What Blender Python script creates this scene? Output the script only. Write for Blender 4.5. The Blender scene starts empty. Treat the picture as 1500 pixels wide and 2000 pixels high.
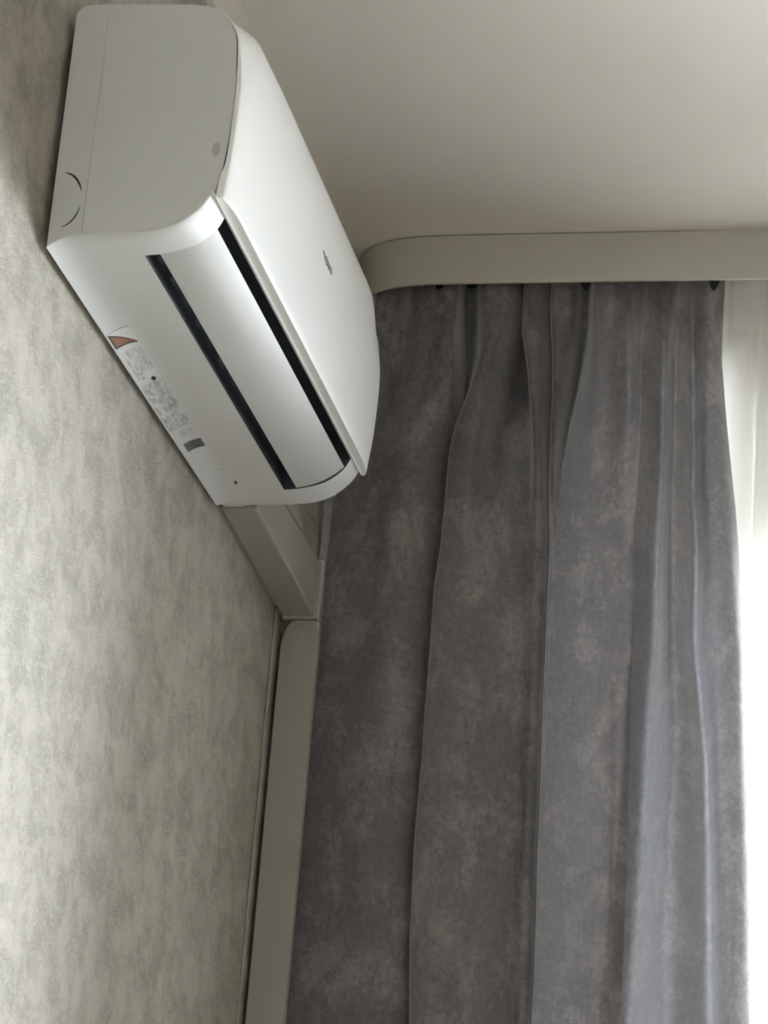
import bpy, bmesh, math, random
from mathutils import Vector, Matrix, noise
random.seed(7)
S = bpy.context.scene
COL = S.collection
PI = math.pi
Z0 = 2.05                                   # height of the air conditioner's lower back edge above the floor

# ---------------------------------------------------------------- camera
cam_d = bpy.data.cameras.new('camera'); cam = bpy.data.objects.new('camera', cam_d); COL.objects.link(cam)
cam_d.sensor_fit = 'VERTICAL'; cam_d.sensor_height = 24.0; cam_d.lens = 24.0 * 5700 / 2000
cam_d.clip_start = 0.05; cam_d.clip_end = 200
cam_m = Matrix(((0.97892212, -0.00093747, 0.20423172, 1.058052),
                (0.18980207, -0.36505317, -0.91143368, -2.852238),
                (0.07540988, 0.93098620, -0.35718069, -1.441834 + Z0),
                (0, 0, 0, 1)))
cam.matrix_world = cam_m
S.camera = cam

# ---------------------------------------------------------------- sky, daylight, exposure
W = bpy.data.worlds.new('overcast_sky'); S.world = W; W.use_nodes = True
wn = W.node_tree; bg = wn.nodes['Background']
bg.inputs['Color'].default_value = (0.952, 0.97, 1.045, 1); bg.inputs['Strength'].default_value = 84.0
S.view_settings.view_transform = 'Standard'; S.view_settings.look = 'None'
S.view_settings.gamma = 1.0; S.view_settings.use_curve_mapping = False
S.view_settings.exposure = 0.0
S.cycles.use_denoising = True
S.cycles.max_bounces = 14; S.cycles.diffuse_bounces = 8; S.cycles.transmission_bounces = 8; S.cycles.transparent_max_bounces = 12
S.cycles.sample_clamp_indirect = 10.0
# daylight enters through the window: a portal in the opening guides the sky's light
pd = bpy.data.lights.new('window_daylight', 'AREA'); pd.shape = 'RECTANGLE'; pd.size = 1.73; pd.size_y = 2.58
pd.cycles.is_portal = True
po = bpy.data.objects.new('window_daylight', pd); COL.objects.link(po)
po.location = (1.335, 1.80, Z0 - 0.67); po.rotation_euler = (-PI / 2, 0, 0)

# ---------------------------------------------------------------- helpers
def nt(name):
    m = bpy.data.materials.new(name); m.use_nodes = True
    n = m.node_tree; b = n.nodes['Principled BSDF']
    return m, n, b
def node(n, t, **kw):
    x = n.nodes.new(t)
    for k, v in kw.items():
        if k in x.inputs: x.inputs[k].default_value = v
        else: setattr(x, k, v)
    return x
def rgba(c): return (c[0], c[1], c[2], 1)
def plain(name, c, rough=0.5, spec=0.5, bump=0.0, bscale=400.0, var=0.03, coat=0.0):
    m, n, b = nt(name)
    tc = node(n, 'ShaderNodeTexCoord')
    nz = node(n, 'ShaderNodeTexNoise', Scale=9.0, Detail=3.0)
    n.links.new(tc.outputs['Object'], nz.inputs['Vector'])
    cr = node(n, 'ShaderNodeValToRGB')
    cr.color_ramp.elements[0].position = .3; cr.color_ramp.elements[1].position = .7
    cr.color_ramp.elements[0].color = rgba([v * (1 - var) for v in c]); cr.color_ramp.elements[1].color = rgba([v * (1 + var) for v in c])
    n.links.new(nz.outputs['Fac'], cr.inputs['Fac']); n.links.new(cr.outputs['Color'], b.inputs['Base Color'])
    b.inputs['Roughness'].default_value = rough; b.inputs['Specular IOR Level'].default_value = spec
    b.inputs['Coat Weight'].default_value = coat; b.inputs['Coat Roughness'].default_value = .12
    if bump:
        z2 = node(n, 'ShaderNodeTexNoise', Scale=bscale, Detail=2.0)
        n.links.new(tc.outputs['Object'], z2.inputs['Vector'])
        bp = node(n, 'ShaderNodeBump', Strength=bump, Distance=0.001)
        n.links.new(z2.outputs['Fac'], bp.inputs['Height']); n.links.new(bp.outputs['Normal'], b.inputs['Normal'])
    return m

def wallpaper():
    m, n, b = nt('embossed_wallpaper')
    L = n.links.new
    tc = node(n, 'ShaderNodeTexCoord')
    mp = node(n, 'ShaderNodeMapping'); mp.inputs['Scale'].default_value = (1, 1, 1.1)
    L(tc.outputs['Object'], mp.inputs['Vector'])
    mp2 = node(n, 'ShaderNodeMapping'); mp2.inputs['Scale'].default_value = (1, 1, 2.3)
    L(tc.outputs['Object'], mp2.inputs['Vector'])
    big = node(n, 'ShaderNodeTexNoise', Scale=15.0, Detail=7.0, Roughness=.70, Distortion=.3); L(mp.outputs['Vector'], big.inputs['Vector'])
    fine = node(n, 'ShaderNodeTexNoise', Scale=42.0, Detail=4.0, Roughness=.6, Distortion=1.2); L(mp2.outputs['Vector'], fine.inputs['Vector'])
    # worm-like ridges where the fine noise crosses its middle
    sb = node(n, 'ShaderNodeMath', operation='SUBTRACT'); sb.inputs[1].default_value = .5; L(fine.outputs['Fac'], sb.inputs[0])
    ab = node(n, 'ShaderNodeMath', operation='ABSOLUTE'); L(sb.outputs[0], ab.inputs[0])
    mr = node(n, 'ShaderNodeMapRange'); mr.inputs['From Max'].default_value = .11; L(ab.outputs[0], mr.inputs['Value'])
    # patches: crackled areas and smooth areas
    cr = node(n, 'ShaderNodeValToRGB'); e = cr.color_ramp.elements
    e[0].position = .40; e[1].position = .60; L(big.outputs['Fac'], cr.inputs['Fac'])
    e[0].color = (0, 0, 0, 1); e[1].color = (1, 1, 1, 1)
    mx = node(n, 'ShaderNodeMix', data_type='RGBA'); mx.inputs[6].default_value = (.335, .315, .268, 1); mx.inputs[7].default_value = (.415, .392, .338, 1)
    L(cr.outputs['Color'], mx.inputs[0])
    dk = node(n, 'ShaderNodeMix', data_type='RGBA', blend_type='MULTIPLY'); dk.inputs[7].default_value = (.74, .74, .73, 1)
    iv = node(n, 'ShaderNodeMath', operation='SUBTRACT'); iv.inputs[0].default_value = 1.0; L(mr.outputs['Result'], iv.inputs[1])
    pw = node(n, 'ShaderNodeMath', operation='MULTIPLY'); L(iv.outputs[0], pw.inputs[0])
    pr = node(n, 'ShaderNodeMapRange'); pr.inputs['To Min'].default_value = 1.0; pr.inputs['To Max'].default_value = .25; L(cr.outputs['Color'], pr.inputs['Value'])
    L(pr.outputs['Result'], pw.inputs[1]); L(pw.outputs[0], dk.inputs[0]); L(mx.outputs[2], dk.inputs[6])
    L(dk.outputs[2], b.inputs['Base Color'])
    ad = node(n, 'ShaderNodeMath', operation='MULTIPLY_ADD'); ad.inputs[1].default_value = .8; L(big.outputs['Fac'], ad.inputs[0]); L(mr.outputs['Result'], ad.inputs[2])
    bp = node(n, 'ShaderNodeBump', Strength=.42, Distance=.0016); L(ad.outputs[0], bp.inputs['Height']); L(bp.outputs['Normal'], b.inputs['Normal'])
    b.inputs['Roughness'].default_value = .72; b.inputs['Specular IOR Level'].default_value = .35
    return m

def velvet():
    m, n, b = nt('crushed_velvet')
    L = n.links.new
    tc = node(n, 'ShaderNodeTexCoord')
    mp = node(n, 'ShaderNodeMapping'); mp.inputs['Scale'].default_value = (1, .45, .60); L(tc.outputs['Object'], mp.inputs['Vector'])
    big = node(n, 'ShaderNodeTexNoise', Scale=13.0, Detail=10.0, Roughness=.76, Distortion=.25); L(mp.outputs['Vector'], big.inputs['Vector'])
    c1 = node(n, 'ShaderNodeValToRGB'); e = c1.color_ramp.elements; e[0].position = .485; e[1].position = .58
    L(big.outputs['Fac'], c1.inputs['Fac'])
    # horizontal slub threads
    mw = node(n, 'ShaderNodeMapping'); mw.inputs['Scale'].default_value = (.25, .25, 1); L(tc.outputs['Object'], mw.inputs['Vector'])
    sl = node(n, 'ShaderNodeTexNoise', Scale=330.0, Detail=2.0); L(mw.outputs['Vector'], sl.inputs['Vector'])
    fine = node(n, 'ShaderNodeTexNoise', Scale=170.0, Detail=3.0, Distortion=.6); L(mp.outputs['Vector'], fine.inputs['Vector'])
    mx = node(n, 'ShaderNodeMix', data_type='RGBA'); mx.inputs[6].default_value = (.142, .129, .130, 1); mx.inputs[7].default_value = (.232, .208, .205, 1)
    L(c1.outputs['Color'], mx.inputs[0])
    f2 = node(n, 'ShaderNodeMapRange'); f2.inputs['From Min'].default_value = .3; f2.inputs['From Max'].default_value = .7
    f2.inputs['To Min'].default_value = .74; f2.inputs['To Max'].default_value = 1.22; L(fine.outputs['Fac'], f2.inputs['Value'])
    s2 = node(n, 'ShaderNodeMapRange'); s2.inputs['From Min'].default_value = .3; s2.inputs['From Max'].default_value = .7
    s2.inputs['To Min'].default_value = .88; s2.inputs['To Max'].default_value = 1.10; L(sl.outputs['Fac'], s2.inputs['Value'])
    mm = node(n, 'ShaderNodeMath', operation='MULTIPLY'); L(f2.outputs['Result'], mm.inputs[0]); L(s2.outputs['Result'], mm.inputs[1])
    mu = node(n, 'ShaderNodeMix', data_type='RGBA', blend_type='MULTIPLY'); mu.inputs[0].default_value = 1
    L(mx.outputs[2], mu.inputs[6]); L(mm.outputs[0], mu.inputs[7]); L(mu.outputs[2], b.inputs['Base Color'])
    bp = node(n, 'ShaderNodeBump', Strength=.35, Distance=.001)
    ad = node(n, 'ShaderNodeMath', operation='ADD'); L(fine.outputs['Fac'], ad.inputs[0]); L(big.outputs['Fac'], ad.inputs[1])
    L(ad.outputs[0], bp.inputs['Height']); L(bp.outputs['Normal'], b.inputs['Normal'])
    b.inputs['Roughness'].default_value = .62; b.inputs['Specular IOR Level'].default_value = .30
    tl = node(n, 'ShaderNodeBsdfTranslucent', Color=(.62, .63, .68, 1)); ms = node(n, 'ShaderNodeMixShader'); ms.inputs[0].default_value = .095
    L(bp.outputs['Normal'], tl.inputs['Normal']); L(b.outputs[0], ms.inputs[1]); L(tl.outputs[0], ms.inputs[2]); L(ms.outputs[0], n.nodes['Material Output'].inputs['Surface'])
    b.inputs['Sheen Weight'].default_value = .6; b.inputs['Sheen Roughness'].default_value = .4
    return m

def voile(name, tint, transp, transl):
    """thin woven fabric: part open weave, part light scattered through, part reflected"""
    m = bpy.data.materials.new(name); m.use_nodes = True; n = m.node_tree; n.nodes.clear(); L = n.links.new
    out = node(n, 'ShaderNodeOutputMaterial')
    tp = node(n, 'ShaderNodeBsdfTransparent'); tl = node(n, 'ShaderNodeBsdfTranslucent'); df = node(n, 'ShaderNodeBsdfDiffuse')
    tc = node(n, 'ShaderNodeTexCoord'); nz = node(n, 'ShaderNodeTexNoise', Scale=300.0, Detail=1.0); L(tc.outputs['Object'], nz.inputs['Vector'])
    cr = node(n, 'ShaderNodeValToRGB'); cr.color_ramp.elements[0].color = rgba([v * .94 for v in tint]); cr.color_ramp.elements[1].color = rgba(tint)
    L(nz.outputs['Fac'], cr.inputs['Fac'])
    L(cr.outputs['Color'], tl.inputs['Color']); L(cr.outputs['Color'], df.inputs['Color'])
    a = node(n, 'ShaderNodeMixShader'); a.inputs[0].default_value = transl; L(df.outputs[0], a.inputs[1]); L(tl.outputs[0], a.inputs[2])
    c = node(n, 'ShaderNodeMixShader'); c.inputs[0].default_value = transp; L(a.outputs[0], c.inputs[1]); L(tp.outputs[0], c.inputs[2])
    L(c.outputs[0], out.inputs['Surface'])
    return m

def glass():
    m = bpy.data.materials.new('window_glass'); m.use_nodes = True; n = m.node_tree; n.nodes.clear(); L = n.links.new
    out = node(n, 'ShaderNodeOutputMaterial'); tp = node(n, 'ShaderNodeBsdfTransparent'); gl = node(n, 'ShaderNodeBsdfGlossy', Roughness=.02)
    tp.inputs['Color'].default_value = (.93, .95, .94, 1)
    fr = node(n, 'ShaderNodeFresnel', IOR=1.45); mx = node(n, 'ShaderNodeMixShader')
    L(fr.outputs[0], mx.inputs[0]); L(tp.outputs[0], mx.inputs[1]); L(gl.outputs[0], mx.inputs[2]); L(mx.outputs[0], out.inputs['Surface'])
    return m

def wood():
    m, n, b = nt('oak_laminate'); L = n.links.new
    tc = node(n, 'ShaderNodeTexCoord'); mp = node(n, 'ShaderNodeMapping'); mp.inputs['Scale'].default_value = (9, 1, 1); L(tc.outputs['Object'], mp.inputs['Vector'])
    nz = node(n, 'ShaderNodeTexNoise', Scale=6.0, Detail=6.0); L(mp.outputs['Vector'], nz.inputs['Vector'])
    cr = node(n, 'ShaderNodeValToRGB'); cr.color_ramp.elements[0].color = (.20, .165, .13, 1); cr.color_ramp.elements[1].color = (.26, .22, .175, 1)
    L(nz.outputs['Fac'], cr.inputs['Fac']); L(cr.outputs['Color'], b.inputs['Base Color']); b.inputs['Roughness'].default_value = .45
    return m

def print_mat(name, scale, dark, paper, lo, hi):
    """small print too fine to read: broken grey rows on the sticker"""
    m, n, b = nt(name); L = n.links.new
    tc = node(n, 'ShaderNodeTexCoord'); mp = node(n, 'ShaderNodeMapping'); mp.inputs['Scale'].default_value = scale; L(tc.outputs['Object'], mp.inputs['Vector'])
    nz = node(n, 'ShaderNodeTexNoise', Scale=1.0, Detail=2.0); L(mp.outputs['Vector'], nz.inputs['Vector'])
    cr = node(n, 'ShaderNodeValToRGB'); cr.color_ramp.elements[0].position = lo; cr.color_ramp.elements[1].position = hi
    cr.color_ramp.elements[0].color = rgba(dark); cr.color_ramp.elements[1].color = rgba(paper)
    L(nz.outputs['Fac'], cr.inputs['Fac']); L(cr.outputs['Color'], b.inputs['Base Color']); b.inputs['Roughness'].default_value = .5
    return m

M = {
 'wallpaper': wallpaper(), 'velvet': velvet(), 'wood': wood(), 'glass': glass(),
 'sheer': voile('white_voile', (.91, .90, .87), .26, .50),
 'blind': voile('white_blind_fabric', (.80, .80, .77), .0, .20),
 'backlight_strip': voile('backlight_strip_fabric', (.86, .85, .80), .0, .50),
 'ceiling': plain('matt_ceiling_paint', (.74, .715, .66), .55, .35, var=.01),
 'paint': plain('cream_wall_paint', (.82, .79, .73), .8, .3),
 'bounce_damper': plain('bounce_damping_wall', (.07, .062, .056), .8, .3),  # unseen right wall, coloured dark to cut the light it bounces
 'baffle': plain('dark_reveal_baffle', (.14, .085, .065), .9, .2, var=.2),
 'moulding': plain('cream_moulding', (.66, .62, .53), .6, .3),
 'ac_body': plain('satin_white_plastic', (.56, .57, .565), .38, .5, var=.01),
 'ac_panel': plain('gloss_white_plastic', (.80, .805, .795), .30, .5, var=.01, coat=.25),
 'ac_louver': plain('dimmed_louver_plastic', (.47, .475, .465), .40, .5, var=.01),  # same white plastic, darkened in colour to offset light from below
 'dark': plain('dark_plastic', (.060, .072, .080), .55, .3),
 'gap': plain('shadow_gap_plastic', (.05, .052, .055), .7, .2),
 'grey': plain('grey_plastic', (.34, .35, .35), .5, .4),
 'emblem': plain('dark_grey_print', (.13, .13, .125), .4, .5),
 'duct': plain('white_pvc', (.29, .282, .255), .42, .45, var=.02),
 'fascia': plain('cream_pvc', (.50, .485, .425), .42, .4, var=.01),
 'steel': plain('zinc_plate', (.30, .31, .32), .45, .5),
 'pvc': plain('window_pvc', (.80, .80, .79), .35, .5),
 'orange': plain('orange_print', (.235, .098, .058), .5, .4, var=.25),
 'black': plain('black_print', (.035, .03, .028), .5, .3),
 'paper': plain('sticker_paper', (.62, .63, .62), .5, .4),
 'print_a': print_mat('small_grey_print', (420, 60, 420), (.33, .32, .32), (.66, .66, .66), .30, .72),
 'print_b': print_mat('grey_table_print', (190, 70, 190), (.32, .32, .315), (.66, .66, .66), .38, .70),
 'barcode': print_mat('barcode_print', (120, 420, 120), (.07, .07, .073), (.18, .18, .185), .42, .75),
 'slit_shade': plain('dark_heading_shade', (.07, .07, .075), .8, .2),
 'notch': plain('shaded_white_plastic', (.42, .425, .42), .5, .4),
 'ground': plain('grey_paving', (.50, .50, .47), .9, .2),
}

def link_mesh(name, verts, faces, mat, parent=None, smooth=False, sharp=None):
    me = bpy.data.meshes.new(name); me.from_pydata([tuple(v) for v in verts], [], faces); me.validate(); 
    bm = bmesh.new(); bm.from_mesh(me); bmesh.ops.recalc_face_normals(bm, faces=bm.faces)
    if smooth:
        for f in bm.faces: f.smooth = True
        if sharp:
            for e in bm.edges:
                if len(e.link_faces) == 2 and e.calc_face_angle(0) > sharp: e.smooth = False
    bm.to_mesh(me); bm.free()
    me.materials.append(M[mat] if isinstance(mat, str) else mat)
    o = bpy.data.objects.new(name, me); COL.objects.link(o)
    if parent: o.parent = parent
    return o
def boxes(name, bl, mat, parent=None, bevel=0.0):
    """several axis-aligned boxes ((x0,x1),(y0,y1),(z0,z1)) as one mesh"""
    bm = bmesh.new()
    for (x, y, z) in bl:
        r = bmesh.ops.create_cube(bm, size=1)
        for v in r['verts']:
            v.co = Vector((x[0] + (v.co.x + .5) * (x[1] - x[0]), y[0] + (v.co.y + .5) * (y[1] - y[0]), z[0] + (v.co.z + .5) * (z[1] - z[0])))
    if bevel: bmesh.ops.bevel(bm, geom=list(bm.edges), offset=bevel, segments=2, affect='EDGES', profile=.5)
    me = bpy.data.meshes.new(name); bm.to_mesh(me); bm.free(); me.materials.append(M[mat])
    o = bpy.data.objects.new(name, me); COL.objects.link(o)
    if parent: o.parent = parent
    return o
def thing(name, label, cat, loc):
    o = bpy.data.objects.new(name, None); COL.objects.link(o); o.location = loc; o.empty_display_size = .1
    o['label'] = label; o['category'] = cat
    return o
def structure(o): o['kind'] = 'structure'; return o
def tag(o, label, cat, group=None):
    o['label'] = label; o['category'] = cat
    if group: o['group'] = group
    return o
def catmull(pts, per=6):
    out = []
    n = len(pts)
    for i in range(n - 1):
        p0 = pts[max(i - 1, 0)]; p1 = pts[i]; p2 = pts[i + 1]; p3 = pts[min(i + 2, n - 1)]
        for k in range(per):
            t = k / per
            out.append(tuple(.5 * ((2 * b) + (c - a) * t + (2 * a - 5 * b + 4 * c - d) * t * t + (3 * b - a - 3 * c + d) * t ** 3) for a, b, c, d in zip(p0, p1, p2, p3)))
    out.append(tuple(pts[-1]))
    return out
def smooth01(t):
    t = min(max(t, 0), 1); return t * t * (3 - 2 * t)
def interp(tr, z):
    """tr: (z, value) pairs with z falling"""
    if z >= tr[0][0]: return tr[0][1]
    for (za, a), (zb, b) in zip(tr, tr[1:]):
        if z >= zb: return a + (b - a) * (za - z) / (za - zb)
    return tr[-1][1]
def tube(name, pts, r, mat, parent=None, seg=8):
    bm = bmesh.new(); rings = []
    for i, p in enumerate(pts):
        p = Vector(p); d = (Vector(pts[min(i + 1, len(pts) - 1)]) - Vector(pts[max(i - 1, 0)])).normalized()
        a = d.cross(Vector((.3, .9, .1))).normalized(); b = d.cross(a)
        rings.append([bm.verts.new(p + (a * math.cos(2 * PI * k / seg) + b * math.sin(2 * PI * k / seg)) * r) for k in range(seg)])
    for u, v in zip(rings, rings[1:]):
        for k in range(seg): bm.faces.new((u[k], u[(k + 1) % seg], v[(k + 1) % seg], v[k]))
    bm.faces.new(rings[0]); bm.faces.new(rings[-1][::-1])
    bmesh.ops.recalc_face_normals(bm, faces=bm.faces)
    for f in bm.faces: f.smooth = True
    me = bpy.data.meshes.new(name); bm.to_mesh(me); bm.free(); me.materials.append(M[mat])
    o = bpy.data.objects.new(name, me); COL.objects.link(o)
    if parent: o.parent = parent
    return o

# ================================================================ the room
CEIL = Z0 + .70; XR = 3.3; YB = -3.7; YW = 1.62; XL = -.009
WX0, WX1, WZ0, WZ1 = .47, 2.20, .09, Z0 + .615            # window opening, stretched up and left to let in added backlight
structure(boxes('wall_left', [((XL - .15, XL), (YB - .15, YW + .40), (-.1, CEIL + .1))], 'wallpaper'))
def with_hole(y0, y1): return [((XL, WX0), (y0, y1), (0, CEIL)), ((WX1, XR), (y0, y1), (0, CEIL)), ((WX0, WX1), (y0, y1), (0, WZ0)), ((WX0, WX1), (y0, y1), (WZ1, CEIL))]
structure(boxes('wall_window', with_hole(YW, YW + .14), 'wallpaper'))
structure(boxes('wall_reveal_baffle', with_hole(YW + .14, YW + .40), 'baffle'))  # added unseen outer reveal, deep and dark to keep bounced light off the corner
structure(boxes('wall_right', [((XR, XR + .15), (YB - .15, YW + .40), (-.1, CEIL + .1))], 'bounce_damper'))
structure(boxes('wall_back', [((XL, XR), (YB - .15, YB), (0, CEIL))], 'paint'))
structure(boxes('floor', [((XL, XR), (YB, YW), (-.1, 0))], 'wood'))
structure(boxes('ceiling', [((XL, XR), (YB, YW + .40), (CEIL, CEIL + .12))], 'ceiling'))
structure(boxes('ground', [((-40, 40), (2.2, 60), (-6.2, -6.0))], 'ground'))
# ribbed moulding where the left wall meets the ceiling
def ribbed(name, y0, y1):
    prof = [(XL, CEIL - .060), (.002, CEIL - .060), (.005, CEIL - .054), (.005, CEIL - .046), (.001, CEIL - .042), (.003, CEIL - .034),
            (.008, CEIL - .026), (.008, CEIL - .020), (.003, CEIL - .016), (.006, CEIL - .008), (.012, CEIL - .004), (.012, CEIL), (XL, CEIL)]
    n = len(prof)
    v = [(x, y, z) for y in (y0, y1) for x, z in prof]
    f = [(i, (i + 1) % n, n + (i + 1) % n, n + i) for i in range(n)] + [tuple(range(n)), tuple(range(2 * n - 1, n - 1, -1))]
    return link_mesh(name, v, f, 'moulding')
structure(ribbed('trim_1', YB, 1.36))

# ---------------------------------------------------------------- window
win = structure(bpy.data.objects.new('window_1', None)); COL.objects.link(win); win.location = (WX0, YW, WZ0)
def at_win(o): o.parent = win; o.matrix_parent_inverse = Matrix.Translation((-WX0, -YW, -WZ0)); return o
fw = .045
ring = lambda x0, x1, z0, z1, w, y0, y1: [((x0, x0 + w), (y0, y1), (z0, z1)), ((x1 - w, x1), (y0, y1), (z0, z1)), ((x0 + w, x1 - w), (y0, y1), (z0, z0 + w)), ((x0 + w, x1 - w), (y0, y1), (z1 - w, z1))]
at_win(boxes('frame', ring(WX0, WX1, WZ0, WZ1, fw, YW + .05, YW + .12) + [((.634, .668), (YW + .05, YW + .12), (WZ0 + fw, WZ1 - fw))], 'pvc', bevel=.002))
for x0, x1 in ((WX0 + fw, .634), (.668, WX1 - fw)):  # narrow left pane and mullion are added out of sight to backlight the velvet
    at_win(boxes('sash', ring(x0 + .002, x1 - .002, WZ0 + fw + .002, WZ1 - fw - .002, .032, YW + .06, YW + .115), 'pvc', bevel=.002))
    at_win(boxes('pane', [((x0 + .03, x1 - .03), (YW + .085, YW + .092), (WZ0 + fw + .03, WZ1 - fw - .03))], 'glass'))
at_win(boxes('sill', [((WX0, WX1), (YW - .02, YW + .05), (WZ0 - .03, WZ0))], 'pvc', bevel=.004))

# ---------------------------------------------------------------- roller blind in the window
rb = thing('roller_blind', 'white roller blind pulled partly down in the window behind the sheer', 'blind', (.672, YW + .025, WZ1 - .03))
def at(o, root): o.parent = root; o.matrix_parent_inverse = Matrix.Translation(-root.location); return o
at(boxes('fabric', [((.672, 2.14), (YW + .022, YW + .0235), (Z0 + .186, WZ1 - .02))], 'blind'), rb)
at(boxes('bottom_bar', [((.672, 2.14), (YW + .018, YW + .028), (Z0 + .173, Z0 + .188))], 'grey', bevel=.003), rb)
at(boxes('backlight_strip', [((.48, 2.19), (YW + .008, YW + .0092), (Z0 + .527, WZ1))], 'backlight_strip'), rb)  # added translucent strip, passes daylight to brighten the top of the sheer
at(boxes('roller', [((.664, 2.15), (YW + .030, YW + .055), (WZ1 - .030, WZ1 - .004))], 'pvc', bevel=.006), rb)

# ================================================================ air conditioner
ac = thing('air_conditioner', 'white split air conditioner mounted high on the wallpapered left wall', 'air conditioner', (0, 0, Z0))
END = [(0, 0), (.006, .0045), (.017, .0107), (.030, .0142), (.044, .0154), (.070, .0158), (.0955, .0163), (.1255, .0188), (.1545, .0282), (.1776, .0470), (.188, .0622),
       (.1935, .0720), (.1991, .0900), (.2030, .1084), (.2050, .148), (.2058, .195), (.2030, .249), (.199, .2725), (.188, .293), (.171, .3070), (.1434, .3135), (.0934, .3160), (.0305, .3185), (.0087, .3160), (0, .3076)]
MID = [(0, 0), (.006, .0045), (.017, .0107), (.030, .0142), (.044, .0154), (.070, .0158), (.0995, .0166), (.1255, .0192), (.157, .0282), (.180, .0455), (.190, .0630),
       (.1945, .0720), (.1991, .0900), (.2030, .1084), (.2050, .148), (.2058, .195), (.2030, .249), (.199, .2725), (.188, .293), (.171, .3070), (.1434, .3135), (.0934, .3160), (.0305, .3185), (.0087, .3160), (0, .3076)]
PER = 4
end_p = catmull(END, PER); mid_p = catmull(MID, PER)
i_s1 = 6 * PER; i_s2 = 10 * PER                                  # opening runs between these profile points
def inset(p, d):
    cx, cz = .1, .16
    out = []
    for i, (x, z) in enumerate(p):
        l = math.hypot(x - cx, z - cz); out.append((x - (x - cx) / l * d, z - (z - cz) / l * d))
    return out
def blend(t): return [(a[0] + (b[0] - a[0]) * t, a[1] + (b[1] - a[1]) * t) for a, b in zip(end_p, mid_p)]
O0, O1, LEN = .0585, .7855, .842
stations = [(0, inset(end_p, .0012)), (.0006, inset(end_p, .0004)), (.0016, end_p), (.02, blend(.3)), (.04, blend(.8)), (O0, mid_p)]
far_p = [(x, max(z, .0128 + .012 * x) if (i < len(mid_p) // 2 and x < .12) else z) for i, (x, z) in enumerate(end_p)]
stations += [(O0 + (O1 - O0) * k / 8, mid_p) for k in range(1, 8)] + [(O1, mid_p), (.802, blend(.6)), (.818, [((a[0] + b[0]) / 2, (a[1] + b[1]) / 2) for a, b in zip(blend(.5), far_p)]), (.828, far_p), (LEN - .0016, far_p), (LEN - .0006, inset(far_p, .0004)), (LEN, inset(far_p, .0012))]
n = len(end_p); v = []; f = []
for y, p in stations: v += [(x, y, z) for x, z in p]
for s in range(len(stations) - 1):
    for i in range(n):
        j = (i + 1) % n
        if i_s1 <= i < i_s2 and O0 - 1e-6 <= stations[s][0] and stations[s + 1][0] <= O1 + 1e-6: continue
        f.append((s * n + i, s * n + j, (s + 1) * n + j, (s + 1) * n + i))
f.append(tuple(range(n))); b0 = (len(stations) - 1) * n; f.append(tuple(range(b0 + n - 1, b0 - 1, -1)))
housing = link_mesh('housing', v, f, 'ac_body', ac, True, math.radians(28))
# outlet recess: side walls, end walls and a curved back
inner = [mid_p[i_s1], (.0960, .030), (.088, .055), (.094, .082), (.118, .101), (.148, .104), (.170, .094), (.182, .078), mid_p[i_s2]]
k = len(inner); v = [(x, y, z) for y in (O0, O1) for x, z in inner]
f = [(i, i + 1, k + i + 1, k + i) for i in range(k - 1)]
arc = mid_p[i_s1 + 1:i_s2]
base = len(v); v += [(x, O0, z) for x, z in arc]; f.append(tuple(list(range(k)) + list(range(base + len(arc) - 1, base - 1, -1))))
base2 = len(v); v += [(x, O1, z) for x, z in arc]; f.append(tuple(list(range(k, 2 * k)) + list(range(base2 + len(arc) - 1, base2 - 1, -1))))
outlet = link_mesh('air_outlet', v, f, 'dark', ac)
# vertical guide vanes inside the outlet
for q in range(12):
    y = O0 + .04 + q * (O1 - O0 - .08) / 11
    o = link_mesh('guide_vane', [(.100, 0, .045), (.150, 0, .062), (.150, 0, .095), (.100, 0, .088), (.100, .002, .045), (.150, .002, .062), (.150, .002, .095), (.100, .002, .088)],
                  [(0, 1, 2, 3), (7, 6, 5, 4), (0, 4, 5, 1), (1, 5, 6, 2), (2, 6, 7, 3), (3, 7, 4, 0)], 'dark', ac) if q == 0 else outlet0.copy()
    if q == 0: outlet0 = o
    else: COL.objects.link(o)
    o.location = (0, y, 0)
# louvre flap
def sub(p, x0, x1):
    res = [q for q in p[:i_s2 + 1] if x0 < q[0] < x1]
    def zof(x):
        for a, b in zip(p, p[1:]):
            if a[0] <= x <= b[0]: return a[1] + (b[1] - a[1]) * (x - a[0]) / (b[0] - a[0])
    return [(x0, zof(x0))] + res + [(x1, zof(x1))]
fl = sub(mid_p, .1172, .1828)
fl = [(x, z * .45 + .55 * (fl[0][1] + (fl[-1][1] - fl[0][1]) * (x - fl[0][0]) / (fl[-1][0] - fl[0][0])) - .0035 * math.sin(PI * (x - fl[0][0]) / (fl[-1][0] - fl[0][0]))) for x, z in fl]
outr = []; inr = []
for i, (x, z) in enumerate(fl):
    a = fl[max(i - 1, 0)]; b = fl[min(i + 1, len(fl) - 1)]; tx, tz = b[0] - a[0], b[1] - a[1]; l = math.hypot(tx, tz)
    nx, nz = -tz / l, tx / l
    th = .0045 if 0 < i < len(fl) - 1 else .0035
    outr.append((x + nx * .0006, z + nz * .0006)); inr.append((x + nx * th, z + nz * th))
poly = outr + inr[::-1]; k = len(poly); ys = (O0 + .0022, O0 + .0030, O1 - .0030, O1 - .0022)
v = []
for y, ins in zip(ys, (.0005, 0, 0, .0005)):
    v += [(x, y, z + ins * .5) for x, z in poly]
f = [(s * k + i, s * k + (i + 1) % k, (s + 1) * k + (i + 1) % k, (s + 1) * k + i) for s in range(3) for i in range(k)] + [tuple(range(k)), tuple(range(4 * k - 1, 3 * k - 1, -1))]
link_mesh('louver', v, f, 'ac_louver', ac, True, math.radians(30))
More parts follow.
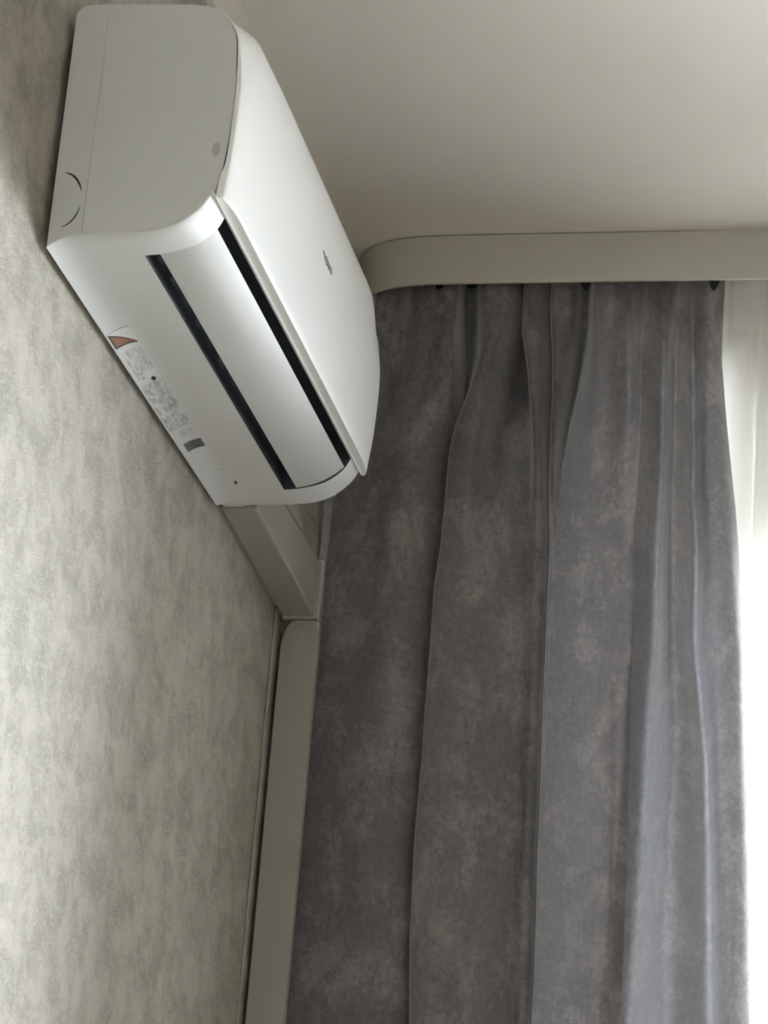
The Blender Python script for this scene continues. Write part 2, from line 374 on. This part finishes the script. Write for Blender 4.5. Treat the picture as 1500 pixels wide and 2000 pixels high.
# front panel: a curved shell over the housing, its ends drawn in
PEND = [(.1925, .0660), (.1965, .0600), (.1978, .0625), (.1993, .0758), (.2040, .1084), (.2066, .148), (.2076, .195), (.2042, .249), (.2003, .2725), (.1892, .293), (.1722, .3070), (.1600, .3110)]
PMID = [(.1905, .0650), (.2050, .0612), (.2076, .0625), (.2094, .0758), (.2112, .1084), (.2130, .148), (.2144, .195), (.2142, .249), (.2112, .285), (.2052, .3060), (.1940, .3170), (.1740, .3120)]
PP = 5
pe = catmull(PEND, PP); pm = catmull(PMID, PP)
def pw(y):
    d = min(y, LEN - y); return math.sqrt(max(0, 1 - (1 - min(d / .075, 1)) ** 2))
pst = [0, .001, .003, .006, .010, .015, .022, .03, .04, .052, .065, .08, .2, .4, .6, .72, .755, .77, .783, .795, .805, .815, .823, .829, .834, .838, .8405, .842]
v = []; n = len(pe); f = []
for y in pst:
    t = pw(y); tt = smooth01(min(y, LEN - y) / .10); dd = .0010 * (1 - min(min(y, LEN - y) / .003, 1))
    for a, b in zip(pe, pm):
        u = t + (tt - t) * smooth01((a[1] - .20) / .07)          # the top edge swells more slowly than the bottom edge
        v.append((a[0] + (b[0] - a[0]) * u - dd, y, a[1] + (b[1] - a[1]) * u))
m0 = len(v)
for y in pst:                                                    # inner skin
    v += [(a[0] - .0035, y, a[1] + .001) for a in pe]
for s in range(len(pst) - 1):
    for i in range(n - 1):
        f.append((s * n + i, s * n + i + 1, (s + 1) * n + i + 1, (s + 1) * n + i))
        f.append((m0 + s * n + i, m0 + (s + 1) * n + i, m0 + (s + 1) * n + i + 1, m0 + s * n + i + 1))
    for i in (0, n - 1):
        f.append((s * n + i, (s + 1) * n + i, m0 + (s + 1) * n + i, m0 + s * n + i))
for s in (0, len(pst) - 1):
    for i in range(n - 1): f.append((s * n + i, s * n + i + 1, m0 + s * n + i + 1, m0 + s * n + i))
panel = link_mesh('front_panel', v, f, 'ac_panel', ac, True, math.radians(35))
def panel_x(z):
    for a, b in zip(pm, pm[1:]):
        if a[1] <= z <= b[1] and a[0] > .203: return a[0] + (b[0] - a[0]) * (z - a[1]) / (b[1] - a[1])
    return .21
# emblem: a row of slanted dark strokes on the panel
em_v, em_f = [], []
def stroke(y0, z0, y1, z1, w):
    d = Vector((y1 - y0, z1 - z0)); d.normalize(); p = Vector((-d.y, d.x)) * w / 2
    b = len(em_v)
    for h in (0, .0006):
        for (y, z) in ((y0 + p.x, z0 + p.y), (y1 + p.x, z1 + p.y), (y1 - p.x, z1 - p.y), (y0 - p.x, z0 - p.y)):
            em_v.append((panel_x(z) + h - .0001, y, z))
    em_f.extend([(b, b + 1, b + 2, b + 3), (b + 4, b + 7, b + 6, b + 5)] + [(b + i, b + 4 + i, b + 4 + (i + 1) % 4, b + (i + 1) % 4) for i in range(4)])
for (y0, z0, y1, z1, w) in [(.432, .2075, .434, .2035, .0020), (.437, .2060, .445, .2010, .0042), (.446, .2050, .449, .1985, .0036), (.449, .2060, .455, .2070, .0022),
                            (.452, .2020, .456, .1965, .0030), (.455, .2060, .461, .2040, .0030), (.458, .2000, .470, .1985, .0034), (.463, .2055, .470, .2030, .0036),
                            (.471, .2050, .474, .1975, .0036), (.475, .2045, .482, .2040, .0028), (.477, .1995, .485, .1985, .0026), (.484, .2050, .487, .1990, .0030)]:
    stroke(y0, z0, y1, z1, w)
link_mesh('emblem', em_v, em_f, 'emblem', panel)['label'] = 'small dark grey maker mark on the front panel'
# side cover (front part of the end face stands slightly proud of the back part)
def side(y, dy):
    pts = [p for p in inset(end_p if y == 0 else far_p, .0030) if p[0] > .0405]
    top = max(p[1] for p in pts if p[0] < .06); 
    k = len(pts)
    v = [(x, y, z) for x, z in pts] + [(x, y + dy, z) for x, z in inset(pts, .0004)]
    f = [tuple(range(k)), tuple(range(2 * k - 1, k - 1, -1))] + [(i, (i + 1) % k, k + (i + 1) % k, k + i) for i in range(k)]
    return link_mesh('side_cover', v, f, 'ac_body', ac)
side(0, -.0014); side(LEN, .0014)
# knock-out outlines pressed into the end face and the underside
def arcs(name, cx, cz, rx, rz, a0, a1, w, mat, parent):
    v = []; N = 18
    for i in range(N + 1):
        t = i / N; a = math.radians(a0 + (a1 - a0) * t); ww = w * (.12 + .88 * math.sin(PI * min(max(t, 0), 1)) ** .7)
        for r in (-.5, .5):
            for y in (-.0002, .0010): v.append((cx + (rx + r * ww) * math.cos(a), y, cz + (rz + r * ww) * math.sin(a)))
    f = []
    for i in range(N):
        b = i * 4
        f += [(b, b + 4, b + 6, b + 2), (b + 1, b + 3, b + 7, b + 5), (b, b + 1, b + 5, b + 4), (b + 2, b + 6, b + 7, b + 3)]
    f += [(0, 2, 3, 1), (N * 4, N * 4 + 1, N * 4 + 3, N * 4 + 2)]
    return link_mesh(name, v, f, mat, parent)
arcs('pipe_knockout', .0095, .0600, .0255, .0355, 86, 18, .0027, 'black', housing)
arcs('pipe_knockout', .0095, .0600, .0255, .0355, -12, -78, .0018, 'gap', housing)
# finger notch on the rim: a low bump, greyer colour for the hollow's shade
bm = bmesh.new(); bmesh.ops.create_uvsphere(bm, u_segments=20, v_segments=12, radius=1)
for q in bm.verts: q.co = Vector((.1890 + q.co.x * .0050, -.0012 + q.co.y * .0010, .1205 + q.co.z * .0095))
for q in bm.faces: q.smooth = True
me = bpy.data.meshes.new('finger_notch'); bm.to_mesh(me); bm.free(); me.materials.append(M['notch'])
o = bpy.data.objects.new('finger_notch', me); COL.objects.link(o); o.parent = housing
boxes('seam', [((.0400, .0404), (-.0003, .001), (.018, .306))], 'grey', housing)
# mounting plate between the wall and the housing
boxes('mounting_plate', [((XL, .001), (.05, .75), (.03, .28))], 'steel', ac)
# stickers: thin sheets laid on the sloping lower back edge
def zbot(x):
    p = mid_p[:i_s1 + 1]
    for a, b in zip(p, p[1:]):
        if a[0] <= x <= b[0]: return a[1] + (b[1] - a[1]) * (x - a[0]) / (b[0] - a[0])
    return p[-1][1]
def sheet(name, quad, mat, off, parent, nx=6):
    """quad: four (x, y) corners, laid on the underside"""
    (ax, ay), (bx, by), (cx, cy), (dx, dy) = quad; v = []
    for lay in (0, 1):
        for j in (0, 1):
            for i in range(nx + 1):
                t = i / nx; p0 = (ax + (bx - ax) * t, ay + (by - ay) * t); p1 = (dx + (cx - dx) * t, dy + (cy - dy) * t)
                x, y = (p0, p1)[j]; v.append((x, y, zbot(x) - off - (0 if lay else .0002)))
    w = nx + 1; f = []
    for i in range(nx):
        f += [(i, i + 1, w + i + 1, w + i), (2 * w + i, 3 * w + i, 3 * w + i + 1, 2 * w + i + 1), (i, 2 * w + i, 2 * w + i + 1, i + 1), (w + i, w + i + 1, 3 * w + i + 1, 3 * w + i)]
    f += [(0, w, 3 * w, 2 * w), (nx, 2 * w + nx, 3 * w + nx, w + nx)]
    return link_mesh(name, v, f, mat, parent)
R4 = lambda x0, x1, y0, y1: [(x0, y0), (x1, y0), (x1, y1), (x0, y1)]
st = sheet('warning_sticker', R4(.0016, .0292, .243, .392), 'paper', .0002, ac)
tri = sheet('warning_triangle', [(.0022, .2445), (.0282, .2845), (.0282, .2865), (.0022, .2840)], 'black', .0004, st)
sheet('triangle_fill', [(.0042, .2515), (.0240, .2800), (.0240, .2818), (.0042, .2795)], 'orange', .0006, st)
sheet('warning_text', R4(.0085, .0280, .300, .365), 'print_a', .0004, st)
sheet('warning_text', R4(.0042, .0068, .300, .386), 'print_a', .0004, st)
sheet('warning_text', R4(.0042, .0125, .366, .386), 'print_b', .0004, st)
sheet('quality_mark', [(.0165, .390), (.0205, .386), (.0230, .3925), (.0190, .4000)], 'black', .0005, st)
rp = sheet('rating_plate', R4(.0018, .0292, .4035, .545), 'print_b', .0002, ac)
sheet('serial_text', R4(.0100, .0262, .556, .574), 'print_a', .0002, ac)
sheet('barcode_label', R4(.0065, .0292, .5935, .6200), 'barcode', .0002, ac)
boxes('screw_cover', [((.0375, .0400), (.750, .756), (.0130, .0152))], 'gap', ac)
sheet('knockout_line', R4(.0230, .0345, .7040, .7052), 'grey', .0001, housing)

# ================================================================ pipe ducts
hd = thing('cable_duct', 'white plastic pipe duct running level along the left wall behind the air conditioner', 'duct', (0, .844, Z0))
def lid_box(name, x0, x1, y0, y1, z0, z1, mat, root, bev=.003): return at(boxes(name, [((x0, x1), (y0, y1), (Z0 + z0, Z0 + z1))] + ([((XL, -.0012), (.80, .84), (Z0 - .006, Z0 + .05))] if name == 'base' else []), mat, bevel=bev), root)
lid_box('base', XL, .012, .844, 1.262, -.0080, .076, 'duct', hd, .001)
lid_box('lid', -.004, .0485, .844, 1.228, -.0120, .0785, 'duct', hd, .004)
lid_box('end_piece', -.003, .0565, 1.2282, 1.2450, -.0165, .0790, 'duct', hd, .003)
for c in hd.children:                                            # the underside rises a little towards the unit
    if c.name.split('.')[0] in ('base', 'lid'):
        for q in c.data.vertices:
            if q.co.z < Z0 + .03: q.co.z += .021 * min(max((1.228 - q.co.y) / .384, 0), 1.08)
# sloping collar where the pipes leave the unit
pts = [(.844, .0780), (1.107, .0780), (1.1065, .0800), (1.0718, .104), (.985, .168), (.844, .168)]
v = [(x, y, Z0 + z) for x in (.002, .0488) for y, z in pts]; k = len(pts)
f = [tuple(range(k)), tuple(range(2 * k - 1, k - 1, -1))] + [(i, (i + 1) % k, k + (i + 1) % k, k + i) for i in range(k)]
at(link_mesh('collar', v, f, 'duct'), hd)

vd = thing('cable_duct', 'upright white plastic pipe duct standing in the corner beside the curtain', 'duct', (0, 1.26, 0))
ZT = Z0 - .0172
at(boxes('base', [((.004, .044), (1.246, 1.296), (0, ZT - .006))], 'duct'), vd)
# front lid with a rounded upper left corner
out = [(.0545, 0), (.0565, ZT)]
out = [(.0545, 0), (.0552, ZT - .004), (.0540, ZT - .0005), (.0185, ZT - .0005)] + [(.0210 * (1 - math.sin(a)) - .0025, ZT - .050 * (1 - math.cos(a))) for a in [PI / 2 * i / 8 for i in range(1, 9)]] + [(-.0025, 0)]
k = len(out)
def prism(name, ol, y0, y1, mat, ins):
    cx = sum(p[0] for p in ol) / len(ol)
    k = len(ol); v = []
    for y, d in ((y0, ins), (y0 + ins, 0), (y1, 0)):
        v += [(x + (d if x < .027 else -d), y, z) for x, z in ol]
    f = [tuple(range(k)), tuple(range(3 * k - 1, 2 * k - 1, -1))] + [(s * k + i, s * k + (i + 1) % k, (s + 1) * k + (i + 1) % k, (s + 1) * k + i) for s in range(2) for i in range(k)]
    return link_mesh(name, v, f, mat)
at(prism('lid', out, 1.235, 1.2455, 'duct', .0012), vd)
# thin white cable down the wall just before the corner duct
pts = []
for i in range(60):
    z = ZT + .012 - i * (ZT - .02) / 59
    pts.append((XL + .0022 + .0004 * math.sin(i * 1.7), 1.207 + .0016 * math.sin(i * .9) + .001 * math.sin(i * 2.3), z))
tag(tube('cable', pts, .0024, 'duct'), 'thin white cable running down the left wall beside the corner duct', 'cable')

# ================================================================ curtain rail
cr = thing('curtain_rail', 'cream ceiling curtain rail with a fascia strip and rounded end', 'curtain rail', (0, 1.45, CEIL))
path = catmull([(.016, 1.616), (.016, 1.52), (.018, 1.460), (.025, 1.433), (.041, 1.409), (.064, 1.3905), (.094, 1.3765), (.128, 1.3690), (.165, 1.3658), (.210, 1.3650), (.26, 1.365), (.34, 1.365), (.5, 1.365), (.8, 1.365), (1.4, 1.365), (2.42, 1.365)], 5)
FZ0, FZ1 = Z0 + .6112, CEIL - .0022
prof = [(0, FZ0 + .001), (.0006, FZ0), (.0050, FZ0), (.0050, FZ0 + .006), (.0036, FZ0 + .008), (.0036, FZ1), (.0004, FZ1), (.0, FZ1 - .002), (.0006, FZ0 + .010), (0, FZ0 + .008)]
k = len(prof); v = []; f = []
for i, (x, y) in enumerate(path):
    a = path[max(i - 1, 0)]; b = path[min(i + 1, len(path) - 1)]; d = Vector((b[0] - a[0], b[1] - a[1])).normalized(); nx, ny = -d.y, d.x   # inward
    v += [(x + nx * o, y + ny * o, z) for o, z in prof]
for i in range(len(path) - 1):
    f += [(i * k + j, i * k + (j + 1) % k, (i + 1) * k + (j + 1) % k, (i + 1) * k + j) for j in range(k)]
f += [tuple(range(k)), tuple(range(len(path) * k - 1, (len(path) - 1) * k - 1, -1))]
at(link_mesh('fascia', v, f, 'fascia', None, True, math.radians(30)), cr)
at(boxes('track', [((.17, 2.42), (1.375, 1.525), (CEIL - .012, CEIL)), ((.10, 2.42), (1.402, 1.408), (CEIL - .020, CEIL - .011)), ((.10, 2.42), (1.418, 1.424), (CEIL - .020, CEIL - .011)),
                   ((.10, 2.42), (1.488, 1.494), (CEIL - .020, CEIL - .011)), ((.10, 2.42), (1.510, 1.516), (CEIL - .020, CEIL - .011))], 'pvc'), cr)

# ================================================================ velvet curtain
T = {
 'L': [(.615, .0622), (.403, .0405), (.238, .016), (.128, .0152), (.05, .0151), (-.161, .0127), (-.406, .0110), (-.602, .012)],
 'c1': [(.622, .1991), (.502, .2054), (.411, .2048), (.3, .1999), (.168, .1966), (.103, .1915), (.009, .1918), (-.096, .1916), (-.24, .1920), (-.326, .1900), (-.451, .1940), (-.596, .2035)],
 'Br': [(.592, .296), (.546, .2887), (.469, .2724), (.402, .2641), (.344, .2553), (.225, .2506), (-.2, .250)],
 'Dl': [(.611, .3059), (.546, .308), (.455, .3235), (.366, .337), (.277, .3462), (.19, .3553), (.0, .362), (-.6, .374)],
 'c2': [(.61, .3465), (.546, .3517), (.432, .3597), (.343, .363), (.277, .3650), (.19, .3725), (.083, .376), (.011, .3768), (-.093, .3779), (-.246, .3818), (-.395, .3857), (-.589, .3891)],
 'F': [(.568, .3991), (.486, .3925), (.396, .3870), (.299, .3830), (.15, .390), (-.6, .402)],
 'G': [(.59, .4347), (.4, .4424), (.156, .4383), (.071, .4466), (-.071, .4578), (-.585, .4873)],
 'v3': [(.607, .5362), (.566, .5379), (.409, .5403), (.277, .5418), (.148, .5392), (.021, .5422), (-.111, .5369), (-.216, .5368), (-.344, .5355), (-.465, .5333), (-.584, .5288)],
 'I': [(.543, .5594), (.364, .5665), (.191, .5694), (.022, .5778), (-.038, .5809), (-.141, .5890), (-.242, .589), (-.342, .5875), (-.488, .589), (-.581, .5928)],
 'v4': [(.606, .5784), (.543, .5824), (.408, .5892), (.277, .5925), (.191, .599), (.022, .6038), (-.038, .6107), (-.181, .6280), (-.286, .6346), (-.579, .6474)],
 'J': [(.542, .6100), (.364, .6160), (.191, .6293), (.022, .6391), (-.14, .6533), (-.387, .6722), (-.578, .6842)],
 'R': [(.624, .6321), (.56, .631), (.497, .6312), (.408, .6402), (.342, .6481), (.255, .6600), (.191, .6660), (.106, .6725), (.023, .6807), (-.088, .688), (-.173, .6922), (-.269, .6975), (-.347, .7014), (-.577, .7107)]}
def row(z):
    g = {k_: interp(t, z) for k_, t in T.items()}
    t = smooth01((z - .12) / .42)                                # 1 near the heading, 0 below
    h = smooth01((z - .50) / .10)                                # gathered heading
    t1 = smooth01((z - .34) / .18)
    m = lambda top, low: low + (top - low) * t
    m1 = lambda top, low: low + (top - low) * t1                 # the first crease closes up sooner
    c1, c2, Br, Dl, F, G, v3, I, v4, J, Rr, Lx = (g[q] for q in ('c1', 'c2', 'Br', 'Dl', 'F', 'G', 'v3', 'I', 'v4', 'J', 'R', 'L'))
    P = [(Lx - .004, -.030), (Lx, -.004), (Lx + .30 * (c1 - Lx), m(-.010, .006)), (Lx + .62 * (c1 - Lx), m(.012, .010)),
         (c1 - m1(.008, .014), m1(.026, -.006)), (c1 - m1(.000, .003), m1(.018, -.024)), (c1 + m1(.004, .001), m1(-.036, -.028)), (c1 + m1(.024, .002), m1(-.014, .006)), (c1 + m1(.040, .016), m(.017, .016)),
         (.5 * (c1 + Br) + m(.016, .010), m(.026, .017)), (Br - m(.006, .002), m(.018, .013)), (Br + m(.004, .03), m(-.034, .002)),
         (.5 * (Br + Dl) + .004, m(-.046, .002)), (Dl - m(.004, .02), m(-.040, .006)), (Dl + m(.003, -.002), m(.014, .013)),
         (.5 * (Dl + c2) + .002, m(.018, .008)), (c2 - m(.006, .004), m(.008, -.010)), (c2 + .0005, m(-.014, -.028)), (c2 + m(.004, .001), m(.004, .008)),
         (c2 + m(.012, .010), m(.016, .020)), (F - m(.010, .004), m(.006, .024)), (F, m(-.032, .025)), (F + m(.012, .012), m(-.020, .026)),
         (G - m(.008, .004), m(.020, .031)), (G + m(.018, .022), m(.022, .028)), (.5 * (G + v3) - m(.004, 0), m(.002, .021)), (.5 * (G + v3) + m(.016, .018), m(.020, .016)),
         (v3 - .026, m(.018, .008)), (v3 - .002, m(-.012, -.026)), (.5 * (v3 + I), m(.002, .004)), (I, m(.018, .030)), (.5 * (I + v4), m(.006, .012)),
         (v4, m(-.014, -.020)), (.55 * J + .45 * v4, m(.000, .000)), (J, m(.006, .008)), (Rr - .013, m(.004, .000)), (Rr - .003, m(-.004, -.012)), (Rr, m(-.012, -.026)), (Rr - .012, -.040)]
    return P, h
PERC = 5
zs = []
z = .652
while z > -.66: zs.append(z); z -= .008
while z > -1.97: zs.append(z); z -= .04
hooks_x = [.085, .145, .195, .245, .295, .33, .375, .42, .455, .50, .55, .60, .632]
v = []; nrow = 0; tops = []
for ri, z in enumerate(zs):
    P, h = row(z)
    C = catmull(P, PERC); nrow = len(C)
    for x, d in C:
        dz = 0
        if h > 0:                                                # the heading sags between the hooks
            gap = min((b - a, a, b) for a, b in zip(hooks_x, hooks_x[1:]) if a <= x <= b)[1:] if hooks_x[0] <= x <= hooks_x[-1] else None
            if gap:
                u = (x - gap[0]) / (gap[1] - gap[0]); amp = .040 if (gap[0] > .59 or .14 < gap[0] < .16) else .012
                dz = -amp * math.sin(PI * u) ** 2 * h
        w = .0022 * noise.noise(Vector((x * 14, 3.1, z * 5))) + .0010 * noise.noise(Vector((x * 60, 8.1, z * 16)))
        px = .0012 * noise.noise(Vector((x * 10, 5.5, z * 9)))
        fl_ = .040 * smooth01((.45 - z) / .9) * smooth01((x - .25) / .35)       # the right half stands forward lower down
        v.append((x + px + .10 * fl_, 1.418 - fl_ - d * (1.55 + .35 * smooth01((z - .12) / .42) - .75 * h) + w - .004 * h * math.sin(x * 210 + 1.5 * math.sin(x * 37)), Z0 + z + dz))
f = [(r * nrow + i, r * nrow + i + 1, (r + 1) * nrow + i + 1, (r + 1) * nrow + i) for r in range(len(zs) - 1) for i in range(nrow - 1)]
drape = thing('curtain', 'heavy dark grey crushed velvet curtain hanging from the rail in deep folds', 'curtain', (.37, 1.415, 0))
panel_c = link_mesh('panel', v, f, 'velvet', None, True)
at(panel_c, drape)
v = []; xs = [.075 + (.628 - .075) * i / 60 for i in range(61)]  # added dark strip, stands for the shade behind the sagging heading
for z in (.668, .646, .624, .602):
    v += [(x, 1.470 + .003 * math.sin(x * 120), Z0 + z) for x in xs]
at(link_mesh('heading_strip', v, [(r * 61 + i, r * 61 + i + 1, (r + 1) * 61 + i + 1, (r + 1) * 61 + i) for r in range(3) for i in range(60)], 'slit_shade', None, True), drape)
hook0 = None
for x in hooks_x[1:-1]:
    pts = [(0, 0, -.010), (0, .002, .004), (0, -.001, .030), (0, 0, .064)]
    if hook0 is None: o = hook0 = tube('hook', pts, .0015, 'pvc', None, 6)
    else: o = hook0.copy(); COL.objects.link(o)
    o.parent = drape; o.location = (x - .37, 1.458 - 1.415, Z0 + .625)

# ================================================================ sheer curtain
v = []; zs2 = [.678 - i * .03 for i in range(88) if .640 - i * .03 > -1.98]; NX = 220
for z in zs2:
    hd_ = smooth01((z - .48) / .14)
    for i in range(NX + 1):
        x = .40 + (.90 - .40) * i / NX
        ph = x * 95 + 1.6 * math.sin(x * 23) + .5 * math.sin(z * 1.3 + x * 7)
        d = .013 * math.sin(ph) + .006 * math.sin(x * 41 + 1.0 + .4 * z)
        d = d * (1 - .55 * hd_) + hd_ * (.004 * math.sin(x * 330) + .002 * math.sin(x * 150 + z * 40))
        v.append((x + .003 * math.cos(ph), 1.502 + d, Z0 + z + .003 * math.sin(x * 120) * hd_))
w = NX + 1
f = [(r * w + i, r * w + i + 1, (r + 1) * w + i + 1, (r + 1) * w + i) for r in range(len(zs2) - 1) for i in range(NX)]
sheer = thing('sheer_curtain', 'thin white sheer curtain across the window behind the velvet curtain', 'curtain', (.65, 1.482, 0))
at(link_mesh('panel', v, f, 'sheer', None, True), sheer)
# gathered tape along its top
v = []; 
for z in (.679, .655, .630, .605, .580):
    for i in range(NX + 1):
        x = .40 + .50 * i / NX
        v.append((x, 1.494 + .004 * math.sin(x * 330) + .004 * math.sin(x * 95), Z0 + z))
f = [(r * w + i, r * w + i + 1, (r + 1) * w + i + 1, (r + 1) * w + i) for r in range(4) for i in range(NX)]
at(link_mesh('heading_strip', v, f, 'sheer', None, True), sheer)
hook0 = None
for i in range(7):
    x = .42 + i * .076
    if hook0 is None: o = hook0 = tube('hook', [(0, 0, -.02), (0, 0, .045)], .0015, 'pvc', None, 6)
    else: o = hook0.copy(); COL.objects.link(o)
    o.parent = sheer; o.location = (x - .65, 1.504 - 1.482, Z0 + .650)
